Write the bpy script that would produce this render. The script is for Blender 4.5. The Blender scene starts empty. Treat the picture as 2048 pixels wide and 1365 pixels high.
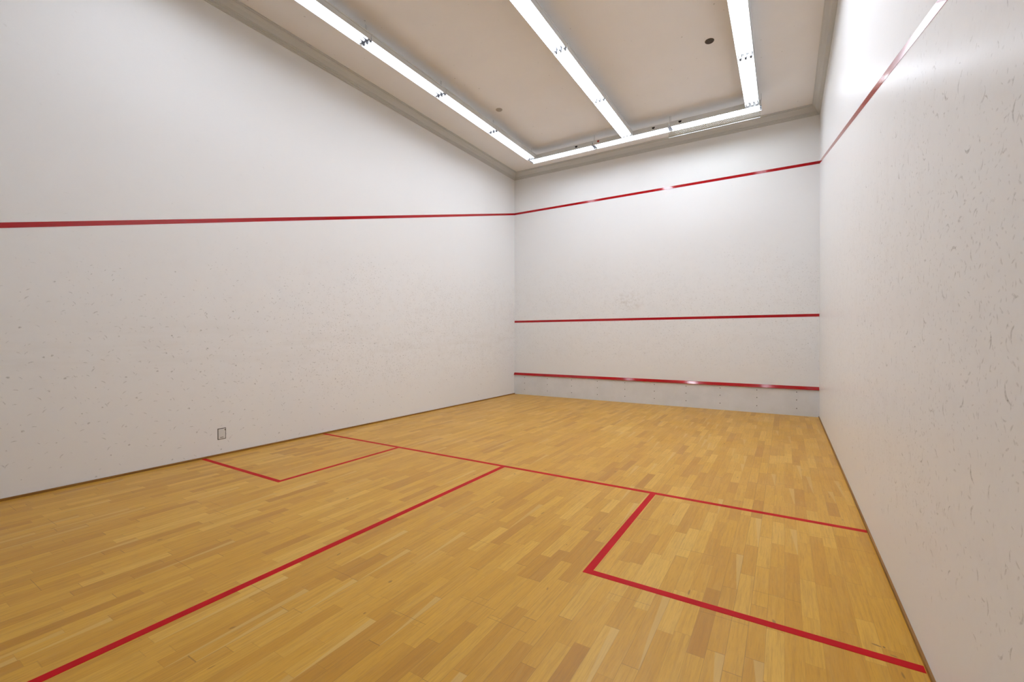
import bpy, bmesh, math, random
from mathutils import Vector, Matrix

random.seed(7)
scene = bpy.context.scene
COL = scene.collection

# ------------------------------------------------------------------ court size
W = 6.40          # wall to wall
YB = -9.84        # back wall
HC = 5.59         # ceiling
OUT = 4.573       # out line on the front wall (centre)
SLOPE = 0.2486    # fall of the side wall out lines

# ------------------------------------------------------------------ materials
def new_mat(name):
    m = bpy.data.materials.new(name); m.use_nodes = True
    nt = m.node_tree; nt.nodes.clear()
    out = nt.nodes.new('ShaderNodeOutputMaterial')
    b = nt.nodes.new('ShaderNodeBsdfPrincipled')
    nt.links.new(b.outputs[0], out.inputs[0])
    return m, nt, b

class NG:
    """small node-graph helper"""
    def __init__(s, nt): s.nt = nt
    def node(s, t, **kw):
        n = s.nt.nodes.new(t)
        for k, v in kw.items(): setattr(n, k, v)
        return n
    def put(s, sock, v):
        if v is None: return
        if hasattr(v, 'is_linked') or isinstance(v, bpy.types.NodeSocket): s.nt.links.new(v, sock)
        else: sock.default_value = v
    def math(s, op, a, b=None, c=None, clamp=False):
        n = s.node('ShaderNodeMath', operation=op, use_clamp=clamp)
        for i, v in enumerate((a, b, c)):
            if v is not None: s.put(n.inputs[i], v)
        return n.outputs[0]
    def vmath(s, op, a, b=None):
        n = s.node('ShaderNodeVectorMath', operation=op)
        s.put(n.inputs[0], a)
        if b is not None: s.put(n.inputs[1], b)
        return n.outputs['Value'] if op in ('LENGTH', 'DOT_PRODUCT') else n.outputs[0]
    def comb(s, x, y, z=0.0):
        n = s.node('ShaderNodeCombineXYZ')
        s.put(n.inputs[0], x); s.put(n.inputs[1], y); s.put(n.inputs[2], z)
        return n.outputs[0]
    def sep(s, v):
        n = s.node('ShaderNodeSeparateXYZ'); s.put(n.inputs[0], v); return n.outputs
    def noise(s, vec, scale, detail=2.0, rough=0.5, dist=0.0):
        n = s.node('ShaderNodeTexNoise')
        s.put(n.inputs['Vector'], vec); n.inputs['Scale'].default_value = scale
        n.inputs['Detail'].default_value = detail; n.inputs['Roughness'].default_value = rough
        n.inputs['Distortion'].default_value = dist
        return n.outputs['Fac']
    def white(s, vec):
        n = s.node('ShaderNodeTexWhiteNoise', noise_dimensions='3D'); s.put(n.inputs['Vector'], vec)
        return n.outputs['Value'], n.outputs['Color']
    def ss(s, v, a, b, lo=0.0, hi=1.0):
        n = s.node('ShaderNodeMapRange', interpolation_type='SMOOTHSTEP')
        s.put(n.inputs[0], v); n.inputs[1].default_value = a; n.inputs[2].default_value = b
        n.inputs[3].default_value = lo; n.inputs[4].default_value = hi
        return n.outputs[0]
    def ramp(s, v, stops):
        n = s.node('ShaderNodeValToRGB'); s.put(n.inputs[0], v)
        el = n.color_ramp.elements
        while len(el) < len(stops): el.new(0.5)
        for e, (p, c) in zip(el, stops): e.position = p; e.color = (*c, 1)
        return n.outputs[0]
    def mix(s, f, a, b, mode='MIX'):
        n = s.node('ShaderNodeMix', data_type='RGBA', blend_type=mode)
        s.put(n.inputs[0], f)
        for i, v in ((6, a), (7, b)):
            if isinstance(v, tuple) and len(v) == 3: v = (*v, 1)
            s.put(n.inputs[i], v)
        return n.outputs[2]

def flat_mat(name, col, rough=0.5, metal=0.0, coat=0.0, spec=0.5):
    m, nt, b = new_mat(name)
    b.inputs['Base Color'].default_value = (*col, 1)
    b.inputs['Roughness'].default_value = rough
    b.inputs['Metallic'].default_value = metal
    b.inputs['Coat Weight'].default_value = coat
    b.inputs['Specular IOR Level'].default_value = spec
    return m

WALLCOL = (0.867, 0.861, 0.846)

def dash_layer(g, p2, cell, length, width, bend, spread, seed):
    """scattered ball scuffs: one short bent stroke per voronoi cell, random angle, some left out.
    p2: vector with wall coordinates in x,y"""
    sc = g.vmath('SCALE', p2); sc.node.inputs['Scale'].default_value = 1.0 / cell
    sc = g.vmath('ADD', sc, (seed * 3.7, seed * 9.1, 0.0))
    v = g.node('ShaderNodeTexVoronoi', voronoi_dimensions='2D', feature='F1')
    v.inputs['Scale'].default_value = 1.0
    g.put(v.inputs['Vector'], sc)
    loc = g.vmath('SUBTRACT', sc, v.outputs['Position'])
    rnd = g.sep(v.outputs['Color'])
    ang = g.math('MULTIPLY', g.math('SUBTRACT', rnd[0], 0.5), spread)     # spread 6.28: any direction; small: lying flat
    vr = g.node('ShaderNodeVectorRotate', rotation_type='Z_AXIS')
    g.put(vr.inputs['Vector'], loc); g.put(vr.inputs['Angle'], ang)
    x, y, _ = g.sep(vr.outputs[0])
    x = g.math('MULTIPLY', x, cell); y = g.math('MULTIPLY', y, cell)
    y = g.math('ADD', y, g.math('MULTIPLY', g.math('MULTIPLY', x, x), bend))
    size = g.math('ADD', g.math('MULTIPLY', rnd[1], 0.9), 0.45)
    dx = g.math('DIVIDE', g.math('ABSOLUTE', x), g.math('MULTIPLY', size, length))
    dy = g.math('DIVIDE', g.math('ABSOLUTE', y), g.math('MULTIPLY', size, width))
    d = g.math('ADD', g.math('POWER', dx, 2.0), g.math('POWER', dy, 2.0))
    shape = g.ss(d, 0.15, 1.0, 1.0, 0.0)
    return shape, rnd[2]

def wall_mat(name, axis, kind):
    """painted plaster court wall with ball marks. axis: the horizontal wall axis (0=x, 1=y)"""
    m, nt, b = new_mat(name); g = NG(nt)
    tc = g.node('ShaderNodeTexCoord'); P = tc.outputs['Object']
    s = g.sep(P); h = s[axis]; z = s[2]
    p2 = g.comb(h, z)
    big = g.noise(p2, 0.9, 3, 0.6)
    mid = g.noise(p2, 6.0, 4, 0.65)
    # where the balls hit: a broad band over the height of the wall
    if kind == 'left':
        band_f = g.math('MULTIPLY', g.ss(z, 0.2, 1.0), g.ss(z, 2.0, 3.4, 1.0, 0.0))
        band_f = g.math('MULTIPLY', band_f, g.ss(h, -7.5, -4.0, 0.30, 1.0))
        band_c = g.math('MULTIPLY', g.ss(z, 0.0, 0.35, 0.3, 1.0), g.ss(z, 1.1, 2.5, 1.0, 0.10))
        band_c = g.math('MULTIPLY', band_c, g.ss(h, -6.3, -3.0, 1.15, 0.5))
        af, ac = 0.50, 0.36
    elif kind == 'front':
        band_f = g.math('MULTIPLY', g.ss(z, 0.4, 1.2), g.ss(z, 2.4, 3.6, 1.0, 0.12))
        band_c = g.math('MULTIPLY', g.ss(z, 0.4, 1.4), g.ss(z, 2.0, 3.2, 1.0, 0.15))
        af, ac = 0.28, 0.26
    else:
        band_f = g.math('MULTIPLY', g.ss(z, 0.1, 0.8), g.ss(z, 2.0, 3.6, 1.0, 0.1))
        band_c = g.math('MULTIPLY', g.ss(z, 0.1, 0.5), g.ss(z, 1.7, 3.4, 1.0, 0.12))
        af, ac = 0.32, 0.36
    flat = 1.5 if kind == 'left' else 6.283
    s1, r1 = dash_layer(g, p2, 0.060, 0.015, 0.0042, 8.0, flat * 1.6 if kind == 'left' else flat, 1)
    s2, r2 = dash_layer(g, p2, 0.040, 0.009, 0.0042, 0.0, 6.283, 2)
    if kind == 'right':
        s3, r3 = dash_layer(g, p2, 0.150, 0.026, 0.0055, 16.0, flat, 3)
        s4, r4 = dash_layer(g, p2, 0.280, 0.034, 0.0062, 14.0, flat, 4)
    else:
        s3, r3 = dash_layer(g, p2, 0.115, 0.021, 0.0045, 9.0, flat * 1.5, 3)
        s4, r4 = dash_layer(g, p2, 0.240, 0.012, 0.0095, 25.0, flat, 4)
    bg = g.ss(big, 0.35, 0.62, 0.35, 1.0)
    def keep(shape, r, dens):           # leave out the strokes whose random number is above the density
        lo = g.math('SUBTRACT', dens, r)
        return g.math('MULTIPLY', shape, g.ss(lo, 0.0, 0.35))
    f = g.math('ADD', keep(s1, r1, g.math('MULTIPLY', band_f, bg)),
               g.math('MULTIPLY', keep(s2, r2, g.math('MULTIPLY', band_f, bg)), 0.8))
    f = g.math('MULTIPLY', f, af)
    c = g.math('ADD', keep(s3, r3, band_c), g.math('MULTIPLY', keep(s4, r4, band_c), 1.35))
    c = g.math('MULTIPLY', c, ac)
    # broken up like rubber smears
    br = g.ss(g.noise(p2, 90.0, 2, 0.6), 0.30, 0.60, 0.25, 1.0)
    marks = g.math('MULTIPLY', g.math('ADD', f, c, clamp=True), br, clamp=True)
    # faint grime clouds in the same band
    grime = g.math('MULTIPLY', g.ss(mid, 0.45, 0.75), band_f)
    grime = g.math('MULTIPLY', grime, 0.07 if kind != 'left' else 0.10)
    base = g.mix(grime, WALLCOL, (0.50, 0.44, 0.36))
    if kind == 'front':                 # worn smudge above the service line
        dxs = g.math('DIVIDE', g.math('SUBTRACT', h, 2.95), 0.42)
        dzs = g.math('DIVIDE', g.math('SUBTRACT', z, 2.22), 0.26)
        sm = g.ss(g.math('ADD', g.math('POWER', dxs, 2.0), g.math('POWER', dzs, 2.0)), 0.0, 1.0, 1.0, 0.0)
        sm = g.math('MULTIPLY', sm, g.ss(g.noise(p2, 11.0, 3, 0.6), 0.42, 0.66))
        base = g.mix(g.math('MULTIPLY', sm, 0.28), base, (0.47, 0.42, 0.33))
    if kind == 'left':                  # brownish streak at racket height
        st = g.math('MULTIPLY', g.ss(z, 0.95, 1.30), g.ss(z, 1.35, 1.75, 1.0, 0.0))
        st = g.math('MULTIPLY', st, g.ss(g.noise(g.comb(g.math('MULTIPLY', h, 0.5), g.math('MULTIPLY', z, 3.0)), 2.2, 3, 0.6), 0.42, 0.65))
        base = g.mix(g.math('MULTIPLY', st, 0.07), base, (0.46, 0.38, 0.26))
    col = g.mix(marks, base, (0.25, 0.225, 0.19))
    nt.links.new(col, b.inputs['Base Color'])
    # semi gloss paint over slightly uneven plaster
    rough = g.math('ADD', g.math('MULTIPLY', mid, 0.06), 0.288 if kind == 'right' else WALLROUGH)
    nt.links.new(rough, b.inputs['Roughness'])
    b.inputs['Specular IOR Level'].default_value = 0.05
    hgt = g.math('ADD', g.math('MULTIPLY', g.noise(p2, 14.0, 3, 0.6), 0.7), g.math('MULTIPLY', g.noise(p2, 120.0, 2, 0.5), 0.05))
    bp = g.node('ShaderNodeBump'); bp.inputs['Strength'].default_value = 0.12; bp.inputs['Distance'].default_value = 0.010
    nt.links.new(hgt, bp.inputs['Height']); nt.links.new(bp.outputs[0], b.inputs['Normal'])
    return m
WALLROUGH = 0.33

def ceiling_mat():
    m, nt, b = new_mat('ceiling_paint'); g = NG(nt)
    tc = g.node('ShaderNodeTexCoord'); P = tc.outputs['Object']
    s = g.sep(P); p2 = g.comb(s[0], s[1])
    s1, r1 = dash_layer(g, p2, 0.42, 0.012, 0.009, 0.0, 6.283, 5)
    k = g.math('MULTIPLY', s1, g.ss(r1, 0.35, 0.8))
    n = g.noise(p2, 1.2, 3, 0.6)
    base = g.mix(g.ss(n, 0.3, 0.7), (0.93, 0.905, 0.88), (0.91, 0.885, 0.86))
    col = g.mix(g.math('MULTIPLY', k, 0.45), base, (0.35, 0.31, 0.25))
    nt.links.new(col, b.inputs['Base Color']); b.inputs['Roughness'].default_value = 0.75
    b.inputs['Specular IOR Level'].default_value = 0.25
    return m

def floor_mat():
    """oak strip parquet: strips along the court, random lengths, each strip its own tone"""
    m, nt, b = new_mat('oak_parquet'); g = NG(nt)
    tc = g.node('ShaderNodeTexCoord'); P = tc.outputs['Object']
    s = g.sep(P); x, y = s[0], s[1]
    sw = 0.0765
    u = g.math('DIVIDE', g.math('ADD', x, 0.021), sw)
    row = g.math('FLOOR', u); fu = g.math('FRACT', u)
    r0, rc = g.white(g.comb(row, 3.3, 1.0))
    rcs = g.sep(rc)
    ln = g.math('ADD', g.math('MULTIPLY', rcs[1], 0.22), 0.36)         # mean strip length in this row
    v = g.math('ADD', g.math('DIVIDE', y, ln), g.math('MULTIPLY', r0, 41.0))
    wob = g.noise(g.comb(g.math('MULTIPLY', v, 0.55), g.math('MULTIPLY', row, 7.31)), 1.0, 1, 0.5)
    v = g.math('ADD', v, g.math('MULTIPLY', wob, 1.1))                 # uneven lengths
    cell = g.math('FLOOR', v); fv = g.math('FRACT', v)
    t, tcx = g.white(g.comb(row, cell, 7.7)); ts = g.sep(tcx)
    tone = g.ramp(t, [(0.0, (0.460, 0.208, 0.018)), (0.12, (0.545, 0.267, 0.023)), (0.50, (0.610, 0.316, 0.030)),
                      (0.88, (0.660, 0.356, 0.040)), (1.0, (0.725, 0.425, 0.072))])
    # slow drift of tone over the court
    dr = g.noise(g.comb(x, g.math('MULTIPLY', y, 0.5)), 0.9, 2, 0.5)
    tone = g.mix(g.ss(dr, 0.30, 0.72, 0.0, 0.30), tone, (0.605, 0.300, 0.020))
    # grain
    gx = g.math('ADD', x, g.math('MULTIPLY', ts[0], 13.0))
    gy = g.math('ADD', y, g.math('MULTIPLY', ts[1], 17.0))
    gr = g.noise(g.comb(g.math('MULTIPLY', gx, 70.0), g.math('MULTIPLY', gy, 3.0)), 1.0, 5, 0.62, 0.4)
    gr2 = g.noise(g.comb(g.math('MULTIPLY', gx, 260.0), g.math('MULTIPLY', gy, 14.0)), 1.0, 2, 0.5)
    fig = g.noise(g.comb(g.math('MULTIPLY', gx, 16.0), g.math('MULTIPLY', gy, 1.6)), 1.0, 3, 0.6, 1.2)
    col = g.mix(g.ss(gr, 0.40, 0.72, 0.0, 0.34), tone, (0.33, 0.155, 0.020))
    col = g.mix(g.ss(gr2, 0.45, 0.75, 0.0, 0.20), col, (0.24, 0.11, 0.025))
    col = g.mix(g.ss(fig, 0.30, 0.52, 0.14, 0.0), col, (0.68, 0.42, 0.11))
    # pale sapwood streaks in a few strips
    sap = g.math('MULTIPLY', g.ss(ts[2], 0.90, 0.93), g.ss(g.math('ADD', fu, g.math('MULTIPLY', g.math('SUBTRACT', fv, 0.5), 0.5)), 0.66, 0.74))
    col = g.mix(g.math('MULTIPLY', sap, 0.55), col, (0.66, 0.43, 0.14))
    # dark knots here and there
    s1, r1 = dash_layer(g, g.comb(g.math('MULTIPLY', x, 1.6), g.math('MULTIPLY', y, 0.55)), 0.36, 0.016, 0.009, 4.0, 6.283, 6)
    kn = g.math('MULTIPLY', s1, g.ss(r1, 0.62, 0.9))
    col = g.mix(g.math('MULTIPLY', kn, 0.55), col, (0.12, 0.055, 0.015))
    # joints between strips, a little stronger every third strip (board edges)
    eu = g.math('MINIMUM', fu, g.math('SUBTRACT', 1.0, fu)); eu = g.math('MULTIPLY', eu, sw)
    ev = g.math('MULTIPLY', g.math('MINIMUM', fv, g.math('SUBTRACT', 1.0, fv)), ln)
    ju = g.ss(eu, 0.0004, 0.0016, 1.0, 0.0); jv = g.ss(ev, 0.0006, 0.0022, 1.0, 0.0)
    jj = g.math('MAXIMUM', ju, jv)
    jr, _ = g.white(g.comb(row, 9.0, 4.0))
    jst = g.math('ADD', g.math('MULTIPLY', g.ss(jr, 0.55, 0.75), 0.35), 0.18)
    col = g.mix(g.math('MULTIPLY', jj, jst), col, (0.13, 0.06, 0.018))
    # a board end line across three strips now and then
    b3 = g.math('DIVIDE', g.math('ADD', row, 0.5), 3.0); br_ = g.math('FLOOR', b3)
    q0, _ = g.white(g.comb(br_, 5.0, 2.0))
    yv = g.math('ADD', g.math('DIVIDE', y, 2.2), g.math('MULTIPLY', q0, 9.0)); fq = g.math('FRACT', yv)
    eq = g.math('MULTIPLY', g.math('MINIMUM', fq, g.math('SUBTRACT', 1.0, fq)), 2.2)
    bend = g.ss(eq, 0.0006, 0.0022, 1.0, 0.0)
    col = g.mix(g.math('MULTIPLY', bend, 0.5), col, (0.13, 0.06, 0.018))
    # two scuffs by the right wall, in front of the service box line
    for (cx, cy, lx, ly) in ((6.235, -6.985, 0.022, 0.006), (6.262, -6.985, 0.006, 0.009), (6.29, -7.034, 0.016, 0.004)):
        ddx = g.math('DIVIDE', g.math('SUBTRACT', x, cx), lx)
        ddy = g.math('DIVIDE', g.math('ADD', g.math('SUBTRACT', y, cy), g.math('MULTIPLY', g.math('SUBTRACT', x, cx), 0.2)), ly)
        dd = g.ss(g.math('ADD', g.math('POWER', ddx, 2.0), g.math('POWER', ddy, 2.0)), 0.4, 1.0, 0.7, 0.0)
        col = g.mix(dd, col, (0.10, 0.05, 0.02))
    nt.links.new(col, b.inputs['Base Color'])
    rg = g.math('ADD', g.math('MULTIPLY', g.noise(g.comb(x, y), 2.0, 3, 0.6), 0.16), 0.26)
    nt.links.new(rg, b.inputs['Roughness'])
    b.inputs['Specular IOR Level'].default_value = 0.28
    hg = g.math('SUBTRACT', g.math('MULTIPLY', gr, 0.15), g.math('MULTIPLY', jj, 0.5))
    bp = g.node('ShaderNodeBump'); bp.inputs['Strength'].default_value = 0.12; bp.inputs['Distance'].default_value = 0.0015
    nt.links.new(hg, bp.inputs['Height']); nt.links.new(bp.outputs[0], b.inputs['Normal'])
    return m

def strip_mat():
    m, nt, b = new_mat('brown_edge_strip'); g = NG(nt)
    tc = g.node('ShaderNodeTexCoord'); s = g.sep(tc.outputs['Object'])
    n = g.noise(g.comb(g.math('MULTIPLY', s[0], 60.0), g.math('MULTIPLY', s[1], 2.5), g.math('MULTIPLY', s[2], 60.0)), 1.0, 4, 0.6)
    col = g.ramp(n, [(0.3, (0.17, 0.072, 0.008)), (0.7, (0.34, 0.155, 0.020))])
    nt.links.new(col, b.inputs['Base Color']); b.inputs['Roughness'].default_value = 0.5
    return m

def tape_mat(name, col, rough, wear, spec):
    m, nt, b = new_mat(name); g = NG(nt)
    tc = g.node('ShaderNodeTexCoord'); P = tc.outputs['Object']
    n = g.noise(P, 8.0, 4, 0.6)
    c = g.mix(g.ss(n, 0.40, 0.8, 0.0, wear), col, tuple(min(1, k * 0.55) for k in col))
    nt.links.new(c, b.inputs['Base Color'])
    r = g.math('ADD', g.math('MULTIPLY', n, 0.06), rough); nt.links.new(r, b.inputs['Roughness'])
    b.inputs['Specular IOR Level'].default_value = spec
    return m

def panel_mat():
    m, nt, b = new_mat('tin_panel_paint'); g = NG(nt)
    tc = g.node('ShaderNodeTexCoord'); P = tc.outputs['Object']
    n = g.noise(P, 3.0, 4, 0.6)
    c = g.mix(g.ss(n, 0.3, 0.75), (0.78, 0.79, 0.80), (0.72, 0.73, 0.735))
    nt.links.new(c, b.inputs['Base Color']); b.inputs['Roughness'].default_value = 0.45
    return m

def tube_mat(strength):
    m = bpy.data.materials.new('glowing_lamp_tube'); m.use_nodes = True
    nt = m.node_tree; nt.nodes.clear()
    out = nt.nodes.new('ShaderNodeOutputMaterial'); e = nt.nodes.new('ShaderNodeEmission')
    e.inputs[0].default_value = (0.895, 0.962, 1.085, 1); e.inputs[1].default_value = strength
    nt.links.new(e.outputs[0], out.inputs[0])
    return m
# brightness of the tubes, fixture by fixture from the front wall back (the front row from left to right), balanced to even out the light on walls, floor and ceiling
LAMPS = {'left': [13.5, 13.5, 10, 10, 26], 'middle': [50, 50, 28, 28, 34], 'right': [11.5, 14, 66, 66], 'front': [13, 12, 34]}
TUBES = {}
def tube(strength):
    if strength not in TUBES: TUBES[strength] = tube_mat(strength)
    return TUBES[strength]

def acrylic_mat():
    """clear ribbed lens sheet"""
    m = bpy.data.materials.new('clear_ribbed_acrylic'); m.use_nodes = True
    nt = m.node_tree; nt.nodes.clear(); g = NG(nt)
    out = nt.nodes.new('ShaderNodeOutputMaterial')
    tr = nt.nodes.new('ShaderNodeBsdfTransparent')
    tc = g.node('ShaderNodeTexCoord'); sx = g.sep(tc.outputs['Object'])
    w = g.math('SINE', g.math('MULTIPLY', g.math('ADD', sx[0], sx[2]), 210.0))
    nt.links.new(g.mix(g.ss(w, -0.7, 0.9), (0.95, 0.96, 0.95), (0.80, 0.82, 0.80)), tr.inputs[0])
    gl = nt.nodes.new('ShaderNodeBsdfGlossy'); gl.inputs['Roughness'].default_value = 0.15
    lw = nt.nodes.new('ShaderNodeFresnel'); lw.inputs[0].default_value = 1.12
    mx = nt.nodes.new('ShaderNodeMixShader')
    nt.links.new(lw.outputs[0], mx.inputs[0]); nt.links.new(tr.outputs[0], mx.inputs[1]); nt.links.new(gl.outputs[0], mx.inputs[2])
    nt.links.new(mx.outputs[0], out.inputs[0])
    return m

M = {}
M['wall_l'] = wall_mat('wall_paint_left', 1, 'left')
M['wall_f'] = wall_mat('wall_paint_front', 0, 'front')
M['wall_r'] = wall_mat('wall_paint_right', 1, 'right')
M['wall_b'] = flat_mat('wall_paint_back', (0.42, 0.41, 0.39), 0.5)
M['ceil'] = ceiling_mat()
M['floor'] = floor_mat()
M['strip'] = strip_mat()
M['tape_wall'] = tape_mat('red_gloss_line_paint', (0.40, 0.002, 0.006), 0.06, 0.15, 0.5)
M['tape_floor'] = tape_mat('red_floor_tape', (0.49, 0.004, 0.009), 0.45, 0.25, 0.08)
M['panel'] = panel_mat()
M['cornice'] = flat_mat('grey_cornice_paint', (0.62, 0.615, 0.59), 0.55)
M['tray'] = flat_mat('white_enamel_steel', (0.70, 0.71, 0.70), 0.40)
M['socket'] = flat_mat('grey_lamp_holder_plastic', (0.10, 0.10, 0.11), 0.5)
M['hole'] = flat_mat('black_void', (0.006, 0.006, 0.006), 0.9)
M['redcap'] = flat_mat('red_plastic', (0.35, 0.02, 0.015), 0.4)
M['wire'] = flat_mat('dull_steel_wire', (0.12, 0.12, 0.10), 0.5, 0.6)
M['acrylic'] = acrylic_mat()
M['acrylic_edge'] = flat_mat('pale_acrylic_edge', (0.35, 0.35, 0.33), 0.5)
M['screw'] = flat_mat('dark_screw_head', (0.11, 0.105, 0.10), 0.45, 0.7)
M['plate'] = flat_mat('off_white_plate', (0.72, 0.70, 0.67), 0.45)
M['gap'] = flat_mat('dark_gap', (0.10, 0.085, 0.06), 0.8)
M['vent_dark'] = flat_mat('brown_vent_metal', (0.085, 0.062, 0.040), 0.5, 0.3)
M['vent_slot'] = flat_mat('dark_vent_slot', (0.035, 0.026, 0.018), 0.8)
M['vent_pale'] = flat_mat('taupe_vent_metal', (0.52, 0.475, 0.42), 0.5, 0.1)
M['vent_pale_slot'] = flat_mat('taupe_vent_slot', (0.36, 0.32, 0.28), 0.8)

# ------------------------------------------------------------------ mesh helpers
class MB:
    def __init__(s): s.bm = bmesh.new()
    def box(s, lo, hi):
        (x0, y0, z0), (x1, y1, z1) = lo, hi
        v = [s.bm.verts.new(c) for c in ((x0,y0,z0),(x1,y0,z0),(x1,y1,z0),(x0,y1,z0),(x0,y0,z1),(x1,y0,z1),(x1,y1,z1),(x0,y1,z1))]
        for f in ((3,2,1,0),(4,5,6,7),(0,1,5,4),(1,2,6,5),(2,3,7,6),(3,0,4,7)): s.bm.faces.new([v[i] for i in f])
        return s
    def prism(s, prof, a, b, axis):
        """prof: list of (p,q) in the plane across axis ('x': p=y,q=z ; 'y': p=x,q=z); a,b ends may be functions of p for mitres"""
        def pt(p, q, t): return (t, p, q) if axis == 'x' else (p, t, q)
        fa = a if callable(a) else (lambda p: a); fb = b if callable(b) else (lambda p: b)
        A = [s.bm.verts.new(pt(p, q, fa(p))) for p, q in prof]; B = [s.bm.verts.new(pt(p, q, fb(p))) for p, q in prof]
        n = len(prof)
        for i in range(n): s.bm.faces.new((A[i], A[(i+1) % n], B[(i+1) % n], B[i]))
        s.bm.faces.new(A[::-1]); s.bm.faces.new(B)
        return s
    def tube(s, p0, p1, r, n=10):
        p0, p1 = Vector(p0), Vector(p1); d = (p1 - p0).normalized()
        u = d.orthogonal().normalized(); w = d.cross(u)
        A = []; B = []
        for i in range(n):
            a = 2 * math.pi * i / n; o = u * (math.cos(a) * r) + w * (math.sin(a) * r)
            A.append(s.bm.verts.new(p0 + o)); B.append(s.bm.verts.new(p1 + o))
        for i in range(n): s.bm.faces.new((A[i], A[(i+1) % n], B[(i+1) % n], B[i]))
        s.bm.faces.new(A[::-1]); s.bm.faces.new(B)
        return s
    def lathe(s, c, axis, prof, n=24):
        """prof: (radius, height along axis) list; closed with caps"""
        ax = Vector(axis).normalized(); u = ax.orthogonal().normalized(); w = ax.cross(u); c = Vector(c)
        rings = [[s.bm.verts.new(c + ax * h + (u * math.cos(2*math.pi*i/n) + w * math.sin(2*math.pi*i/n)) * r) for i in range(n)] for r, h in prof]
        for R0, R1 in zip(rings, rings[1:]):
            for i in range(n): s.bm.faces.new((R0[i], R0[(i+1) % n], R1[(i+1) % n], R1[i]))
        s.bm.faces.new(rings[0][::-1]); s.bm.faces.new(rings[-1])
        return s
    def build(s, name, mat, parent=None, smooth=False, bevel=0.0):
        bmesh.ops.recalc_face_normals(s.bm, faces=s.bm.faces)
        if bevel: bmesh.ops.bevel(s.bm, geom=list(s.bm.edges), offset=bevel, segments=2, affect='EDGES', profile=0.5)
        me = bpy.data.meshes.new(name); s.bm.to_mesh(me); s.bm.free()
        if smooth:
            for f in me.polygons: f.use_smooth = len(f.vertices) == 4
        me.materials.append(mat)
        o = bpy.data.objects.new(name, me); COL.objects.link(o)
        if parent: o.parent = parent
        return o

def tag(o, label=None, cat=None, group=None, kind=None):
    for k, v in (('label', label), ('category', cat), ('group', group), ('kind', kind)):
        if v: o[k] = v
    return o
def thing(name, label, cat, loc=(0, 0, 0), rz=0.0, group=None):
    o = bpy.data.objects.new(name, None); COL.objects.link(o)
    o.location = loc; o.rotation_euler = (0, 0, rz); o.empty_display_size = 0.1
    return tag(o, label, cat, group)
def copy_tree(o, parent=None):
    c = o.copy(); COL.objects.link(c); c.parent = parent
    for ch in o.children: copy_tree(ch, c)
    return c
def struct(name, mb, mat, label=None):
    return tag(mb.build(name, mat), label, kind='structure')

# ------------------------------------------------------------------ the room
T = 0.15
struct('floor', MB().box((-T, YB - T, -0.12), (W + T, T, 0.0)), M['floor'])
struct('wall_left', MB().box((-T, YB - T, 0.0), (0.0, T, HC)), M['wall_l'])
struct('wall_right', MB().box((W, YB - T, 0.0), (W + T, T, HC)), M['wall_r'])
struct('wall_front', MB().box((0.0, 0.0, 0.0), (W, T, HC)), M['wall_f'])
struct('wall_back', MB().box((0.0, YB - T, 0.0), (W, YB, HC)), M['wall_b'])
struct('ceiling', MB().box((-T, YB - T, HC), (W + T, T, HC + 0.12)), M['ceil'])

# brown strips along the foot of the side walls
struct('baseboard_left', MB().box((0.0, YB, 0.0), (0.020, -0.004, 0.020)), M['strip'])
struct('baseboard_right', MB().box((W - 0.011, YB, 0.0), (W, -0.004, 0.020)), M['strip'])

# stepped grey cornice (distance from the wall, height)
PROF = [(0.0, 5.425), (0.012, 5.425), (0.012, 5.437), (0.024, 5.440), (0.024, 5.452), (0.036, 5.455), (0.036, 5.467),
        (0.050, 5.471), (0.050, 5.482), (0.066, 5.506), (0.078, 5.530), (0.098, 5.552), (0.108, 5.558), (0.108, 5.570), (0.122, 5.574), (0.122, HC), (0.0, HC)]
struct('trim_1', MB().prism([(d, z) for d, z in PROF], YB, lambda p: -p, 'y'), M['cornice'])
struct('trim_2', MB().prism([(-d, z) for d, z in PROF], lambda p: -p, lambda p: W + p, 'x'), M['cornice'])
struct('trim_3', MB().prism([(W - d, z) for d, z in PROF], YB, lambda p: p - W, 'y'), M['cornice'])

# ------------------------------------------------------------------ red lines on the walls
TH = 0.002
def side_line(name, x0, x1, label):
    def zc(y): return OUT + SLOPE * y
    ya, yb = -0.001, YB
    hw = 0.0245
    mb = MB(); v = []
    for x in (x0, x1):
        v.append([mb.bm.verts.new(c) for c in ((x, ya, zc(ya) - hw), (x, ya, zc(ya) + hw), (x, yb, zc(yb) + hw), (x, yb, zc(yb) - hw))])
    a, b = v
    mb.bm.faces.new(a); mb.bm.faces.new(b[::-1])
    for i in range(4): mb.bm.faces.new((a[i], a[(i+1) % 4], b[(i+1) % 4], b[i]))
    return tag(mb.build(name, M['tape_wall']), label, 'line')
side_line('out_line', 0.0, TH, 'red out line sloping along the left wall')
side_line('out_line', W - TH, W, 'glossy red out line sloping up the right wall, washed white by reflected light')
tag(MB().box((TH, -TH, OUT - 0.0255), (W - TH, 0.0, OUT + 0.0255)).build('out_line', M['tape_wall']),
    'topmost red line across the front wall, just below the ceiling lights', 'line')
tag(MB().box((0.0, -TH, 1.809), (W, 0.0, 1.860)).build('service_line', M['tape_wall']),
    'middle red line across the front wall, between the out line and the tin', 'line')

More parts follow.
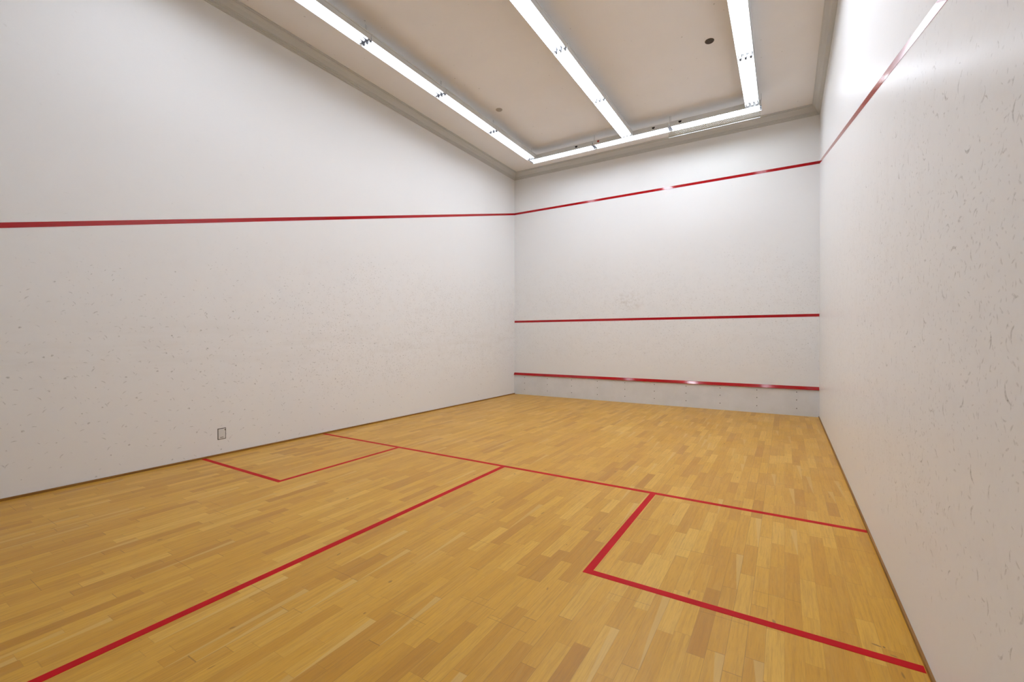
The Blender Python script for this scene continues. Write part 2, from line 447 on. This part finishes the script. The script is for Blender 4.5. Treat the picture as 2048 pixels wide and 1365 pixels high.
# ------------------------------------------------------------------ the tin
tin = thing('tin_board', 'low pale grey screwed board along the front wall foot, capped by a red strip', 'board', (W / 2, 0, 0))
def local(mb, org):
    bmesh.ops.translate(mb.bm, verts=mb.bm.verts, vec=-Vector(org)); return mb
ot = (W / 2, 0, 0)
local(MB().box((0.0, -0.012, 0.0), (W, 0.0, 0.487)), ot).build('panel', M['panel'], tin)
s_ = local(MB().prism([(0.0, 0.486), (-0.038, 0.486), (-0.040, 0.490), (-0.012, 0.540), (-0.008, 0.543), (0.0, 0.543)], 0.0, W, 'x'), ot).build('top_strip', M['tape_wall'], tin)
s_['label'] = 'red strip'
first = None
for i in range(10):
    for z in (0.431, 0.287, 0.131):
        x = 0.302 + i * 0.6396 - W / 2
        if first is None:
            first = MB().lathe((0, 0, 0), (0, -1, 0), [(0.0085, 0.0), (0.0085, 0.0012), (0.006, 0.003), (0.002, 0.0035)], 12).build('screw', M['screw'], tin)
            o = first
        else:
            o = first.copy(); COL.objects.link(o); o.parent = tin
        o.location = (x, -0.012, z)

# ------------------------------------------------------------------ floor lines
FT = 0.0012
XL0, XL1 = 1.548, 1.596       # left box side line
XR0, XR1 = 4.815, 4.865       # right box side line
YS0, YS1 = -5.506, -5.456     # short line
def lshape(name, side, label):
    mb = MB()
    if side == 'l':
        pts = [(0.021, -7.108), (XL1, -7.108), (XL1, YS0), (XL0, YS0), (XL0, -7.060), (0.021, -7.060)]
    else:
        pts = [(6.386, -7.098), (6.386, -7.048), (XR1, -7.048), (XR1, YS0), (XR0, YS0), (XR0, -7.098)]
    A = [mb.bm.verts.new((x, y, 0.0)) for x, y in pts]; B = [mb.bm.verts.new((x, y, FT)) for x, y in pts]
    n = len(pts)
    mb.bm.faces.new(A[::-1]); mb.bm.faces.new(B)
    for i in range(n): mb.bm.faces.new((A[i], A[(i+1) % n], B[(i+1) % n], B[i]))
    return tag(mb.build(name, M['tape_floor']), label, 'line')
tag(MB().box((0.021, YS0, 0.0), (6.388, YS1, FT)).build('short_line', M['tape_floor']),
    'thin red line running across the whole wooden floor from wall to wall', 'line')
tag(MB().box((3.178, YB + 0.02, 0.0), (3.230, YS0, FT)).build('half_court_line', M['tape_floor']),
    'long red line down the middle of the floor to the bottom left of the photo', 'line')
lshape('service_box_line', 'l', 'red L-shaped service box line on the floor by the left wall')
lshape('service_box_line', 'r', 'red L-shaped service box line on the floor by the right wall')

# ------------------------------------------------------------------ cover plate low on the left wall
pl = thing('wall_plate', 'small rectangular blank cover plate with a dark edge low on the left wall', 'wall plate', (0.0, -6.876, 0.192))
MB().box((0.0, -0.047, 0.0), (0.002, 0.047, 0.136)).build('surround', M['gap'], pl)  # dark border left showing round the cover
MB().box((0.002, -0.040, 0.007), (0.005, 0.040, 0.128)).build('cover', M['plate'], pl, bevel=0.001)
MB().box((0.005, -0.020, 0.022), (0.0056, 0.016, 0.028)).build('slot', M['gap'], pl)
MB().lathe((0.005, 0.036, 0.112), (1, 0, 0), [(0.008, -0.003), (0.008, 0.0), (0.005, 0.001)], 10).build('screw', M['gap'], pl)

# ------------------------------------------------------------------ ceiling vents
def vent(loc, mat, slot, label):
    t = thing('ceiling_vent', label, 'vent', loc)
    MB().lathe((0, 0, 0), (0, 0, -1), [(0.060, 0.0), (0.060, 0.004), (0.055, 0.010), (0.046, 0.010), (0.043, 0.006), (0.0, 0.006)][:5] , 32).build('rim', mat, t, smooth=True)
    mb = MB()
    for r in (0.035, 0.022):
        n = 8 if r > 0.03 else 5
        for i in range(n):
            a = 2 * math.pi * i / n
            mb.lathe((r * math.cos(a), r * math.sin(a), -0.006), (0, 0, -1), [(0.006, 0.0), (0.006, 0.0012)], 8)
    mb.build('perforations', slot, t)
    MB().lathe((0, 0, -0.006), (0, 0, -1), [(0.011, 0.0), (0.010, 0.004), (0.004, 0.006)], 16).build('centre_boss', mat, t, smooth=True)
    return t
vent((4.961, -2.888, HC), M['vent_dark'], M['vent_slot'], 'dark brown round ceiling vent between the middle and right rows of lights')
vent((1.418, -2.866, HC), M['vent_pale'], M['vent_pale_slot'], 'faint taupe round ceiling vent between the left and middle rows of lights')

# ------------------------------------------------------------------ fluorescent battens (local: length along x, hung under z=0)
FL = 1.50           # length
FW = 0.208          # width
ZB = 5.345          # underside
ZT = 5.435          # top of the housing
def make_light(label, group):
    t = thing('ceiling_light', label, 'ceiling light', (0, 0, HC), 0.0, group)
    zb, zt = ZB - HC, ZT - HC
    L, w = FL / 2 - 0.004, FW / 2
    # inverted tray: lip, sloping reflector sides and a flat gear cover above the tubes
    prof = [(-w, zb), (-w, zb + 0.072), (-w - 0.006, zb + 0.072), (-w - 0.006, zt), (w + 0.006, zt), (w + 0.006, zb + 0.072), (w, zb + 0.072), (w, zb),
            (w - 0.003, zb), (w - 0.014, zb + 0.068), (-w + 0.014, zb + 0.068), (-w + 0.003, zb)]
    MB().prism(prof, -L, L, 'x').build('housing', M['tray'], t)
    for k in (-1, 0, 1):
        y = k * 0.066
        MB().tube((-L + 0.030, y, zb + 0.024), (L - 0.030, y, zb + 0.024), 0.013, 10).build('lamp_tube', tube(LAMPS['left'][0]), t, smooth=True)
    for e in (-1, 1):
        for k in (-1, 0, 1):
            y = k * 0.066; x = e * (L - 0.015)
            mb = MB(); mb.prism([(y - 0.012, zb + 0.005), (y + 0.012, zb + 0.005), (y + 0.019, zb + 0.068), (y - 0.019, zb + 0.068)], x - 0.012, x + 0.012, 'x')
            mb.build('lamp_holder', M['socket'], t)
    for e in (-1, 1):
        MB().tube((e * (L - 0.004), 0.0, zt), (e * (L - 0.004), 0.0, 0.0), 0.0015, 6).build('hanger_wire', M['wire'], t)
    return t

XLr, XMr, XRr = 1.118, 3.243, 5.392
YF = -0.985                       # centre of the front row
proto = make_light('x', 'fluorescent ceiling lights')
ORD = ['nearest the front wall', 'second from the front wall', 'third from the front wall', 'fourth from the front wall', 'fifth from the front wall, added out of view for its light', 'sixth']
def place(x, y, rz, label, strength, used=[False]):
    o = proto if not used[0] else copy_tree(proto)
    used[0] = True
    o.location = (x, y, HC); o.rotation_euler = (0, 0, rz); o['label'] = label
    for c in o.children:
        if c.name.startswith('lamp_tube'):
            c.material_slots[0].link = 'OBJECT'; c.material_slots[0].material = tube(strength)
    return o
Y0 = YF - FW / 2 - 0.02
for nm, x in (('left', XLr), ('middle', XMr), ('right', XRr)):
    for i in range(len(LAMPS[nm])):  # rearmost fixtures are out of view, added for the light they give
        yc = Y0 - FL / 2 - i * (FL + 0.004)
        o = place(x, yc, math.pi / 2, 'white three-tube fluorescent ceiling light in the %s row, %s' % (nm, ORD[i]), LAMPS[nm][i])
        if nm == 'middle' and i == 0:      # small knockouts showing in the tray
            for (lx, ly) in ((0.36, 0.033), (-0.31, 0.033), (-0.62, 0.033), (-0.55, -0.033)):
                MB().lathe((-lx, ly, ZB - HC + 0.0685), (0, 0, -1), [(0.011, 0.0), (0.010, 0.0015)], 12).build('knockout', M['hole'], o)
fx = []
for i, nm in enumerate(('left', 'middle', 'right')):
    xc = 1.02 + FL / 2 + i * (FL + 0.004)
    lab = {'left': 'white three-tube light on the left of the row crossing the ceiling along the front wall',
           'middle': 'white three-tube light in the middle of the row crossing the ceiling along the front wall',
           'right': 'white three-tube light with its clear cover hanging open, on the right along the front wall'}[nm]
    fx.append(place(xc, YF, 0.0, lab, LAMPS['front'][i]))
# black knockouts and a red wire cap on the side of the front row that faces the room
yk = -FW / 2 - 0.0005
def knock(o, x, z=5.408):
    MB().lathe((x - o.location.x, yk, z - HC), (0, -1, 0), [(0.028, -0.003), (0.028, 0.0), (0.025, 0.0012)], 16).build('knockout', M['hole'], o)
knock(fx[0], 2.165); knock(fx[1], 3.74); knock(fx[2], 4.22)
MB().lathe((2.645 - fx[1].location.x, yk, 5.405 - HC), (0, -1, 0), [(0.022, -0.003), (0.022, 0.004), (0.010, 0.014)], 12).build('wire_cap', M['redcap'], fx[1])['label'] = 'red plastic wire cap'
# the clear cover hangs down from the far edge of the right hand light
px0, px1 = 3.975 - fx[2].location.x, 5.503 - fx[2].location.x
yh = FW / 2 + 0.006
MB().box((px0, yh, 5.243 - HC), (px1, yh + 0.003, 5.375 - HC)).build('hanging_cover', M['acrylic'], fx[2])['label'] = 'clear ribbed cover swung open'
MB().box((px0, yh - 0.004, 5.236 - HC), (px1, yh + 0.006, 5.243 - HC)).build('cover_edge', M['acrylic_edge'], fx[2])

# ------------------------------------------------------------------ world, camera, colour
w = bpy.data.worlds.new('World'); scene.world = w; w.use_nodes = True
w.node_tree.nodes['Background'].inputs[0].default_value = (0, 0, 0, 1)
w.node_tree.nodes['Background'].inputs[1].default_value = 0.0

cam = bpy.data.cameras.new('Camera'); co = bpy.data.objects.new('Camera', cam); COL.objects.link(co)
cam.sensor_fit = 'HORIZONTAL'; cam.sensor_width = 36.0
F_PX, CX, CY = 884.10, 1028.165, 679.737
cam.lens = F_PX / 2048 * 36.0
cam.shift_x = -(CX - 1024.0) / 2048
cam.shift_y = (CY - 682.5) / 2048
cam.clip_start = 0.02; cam.clip_end = 100
yaw, pit, rol = 0.5489, -0.0049, -0.0004
Fv = Vector((-math.sin(yaw) * math.cos(pit), math.cos(yaw) * math.cos(pit), math.sin(pit)))
Rv = Vector((math.cos(yaw), math.sin(yaw), 0.0)); Uv = Rv.cross(Fv)
R2 = Rv * math.cos(rol) + Uv * math.sin(rol); U2 = -Rv * math.sin(rol) + Uv * math.cos(rol)
co.matrix_world = Matrix(((R2.x, U2.x, -Fv.x, 5.8657), (R2.y, U2.y, -Fv.y, -9.6166), (R2.z, U2.z, -Fv.z, 1.4352), (0, 0, 0, 1)))
scene.camera = co

vs = scene.view_settings
scene.display_settings.display_device = 'sRGB'
vs.view_transform = 'Standard'; vs.look = 'None'; vs.gamma = 1.0; vs.use_curve_mapping = False
vs.exposure = 0.0
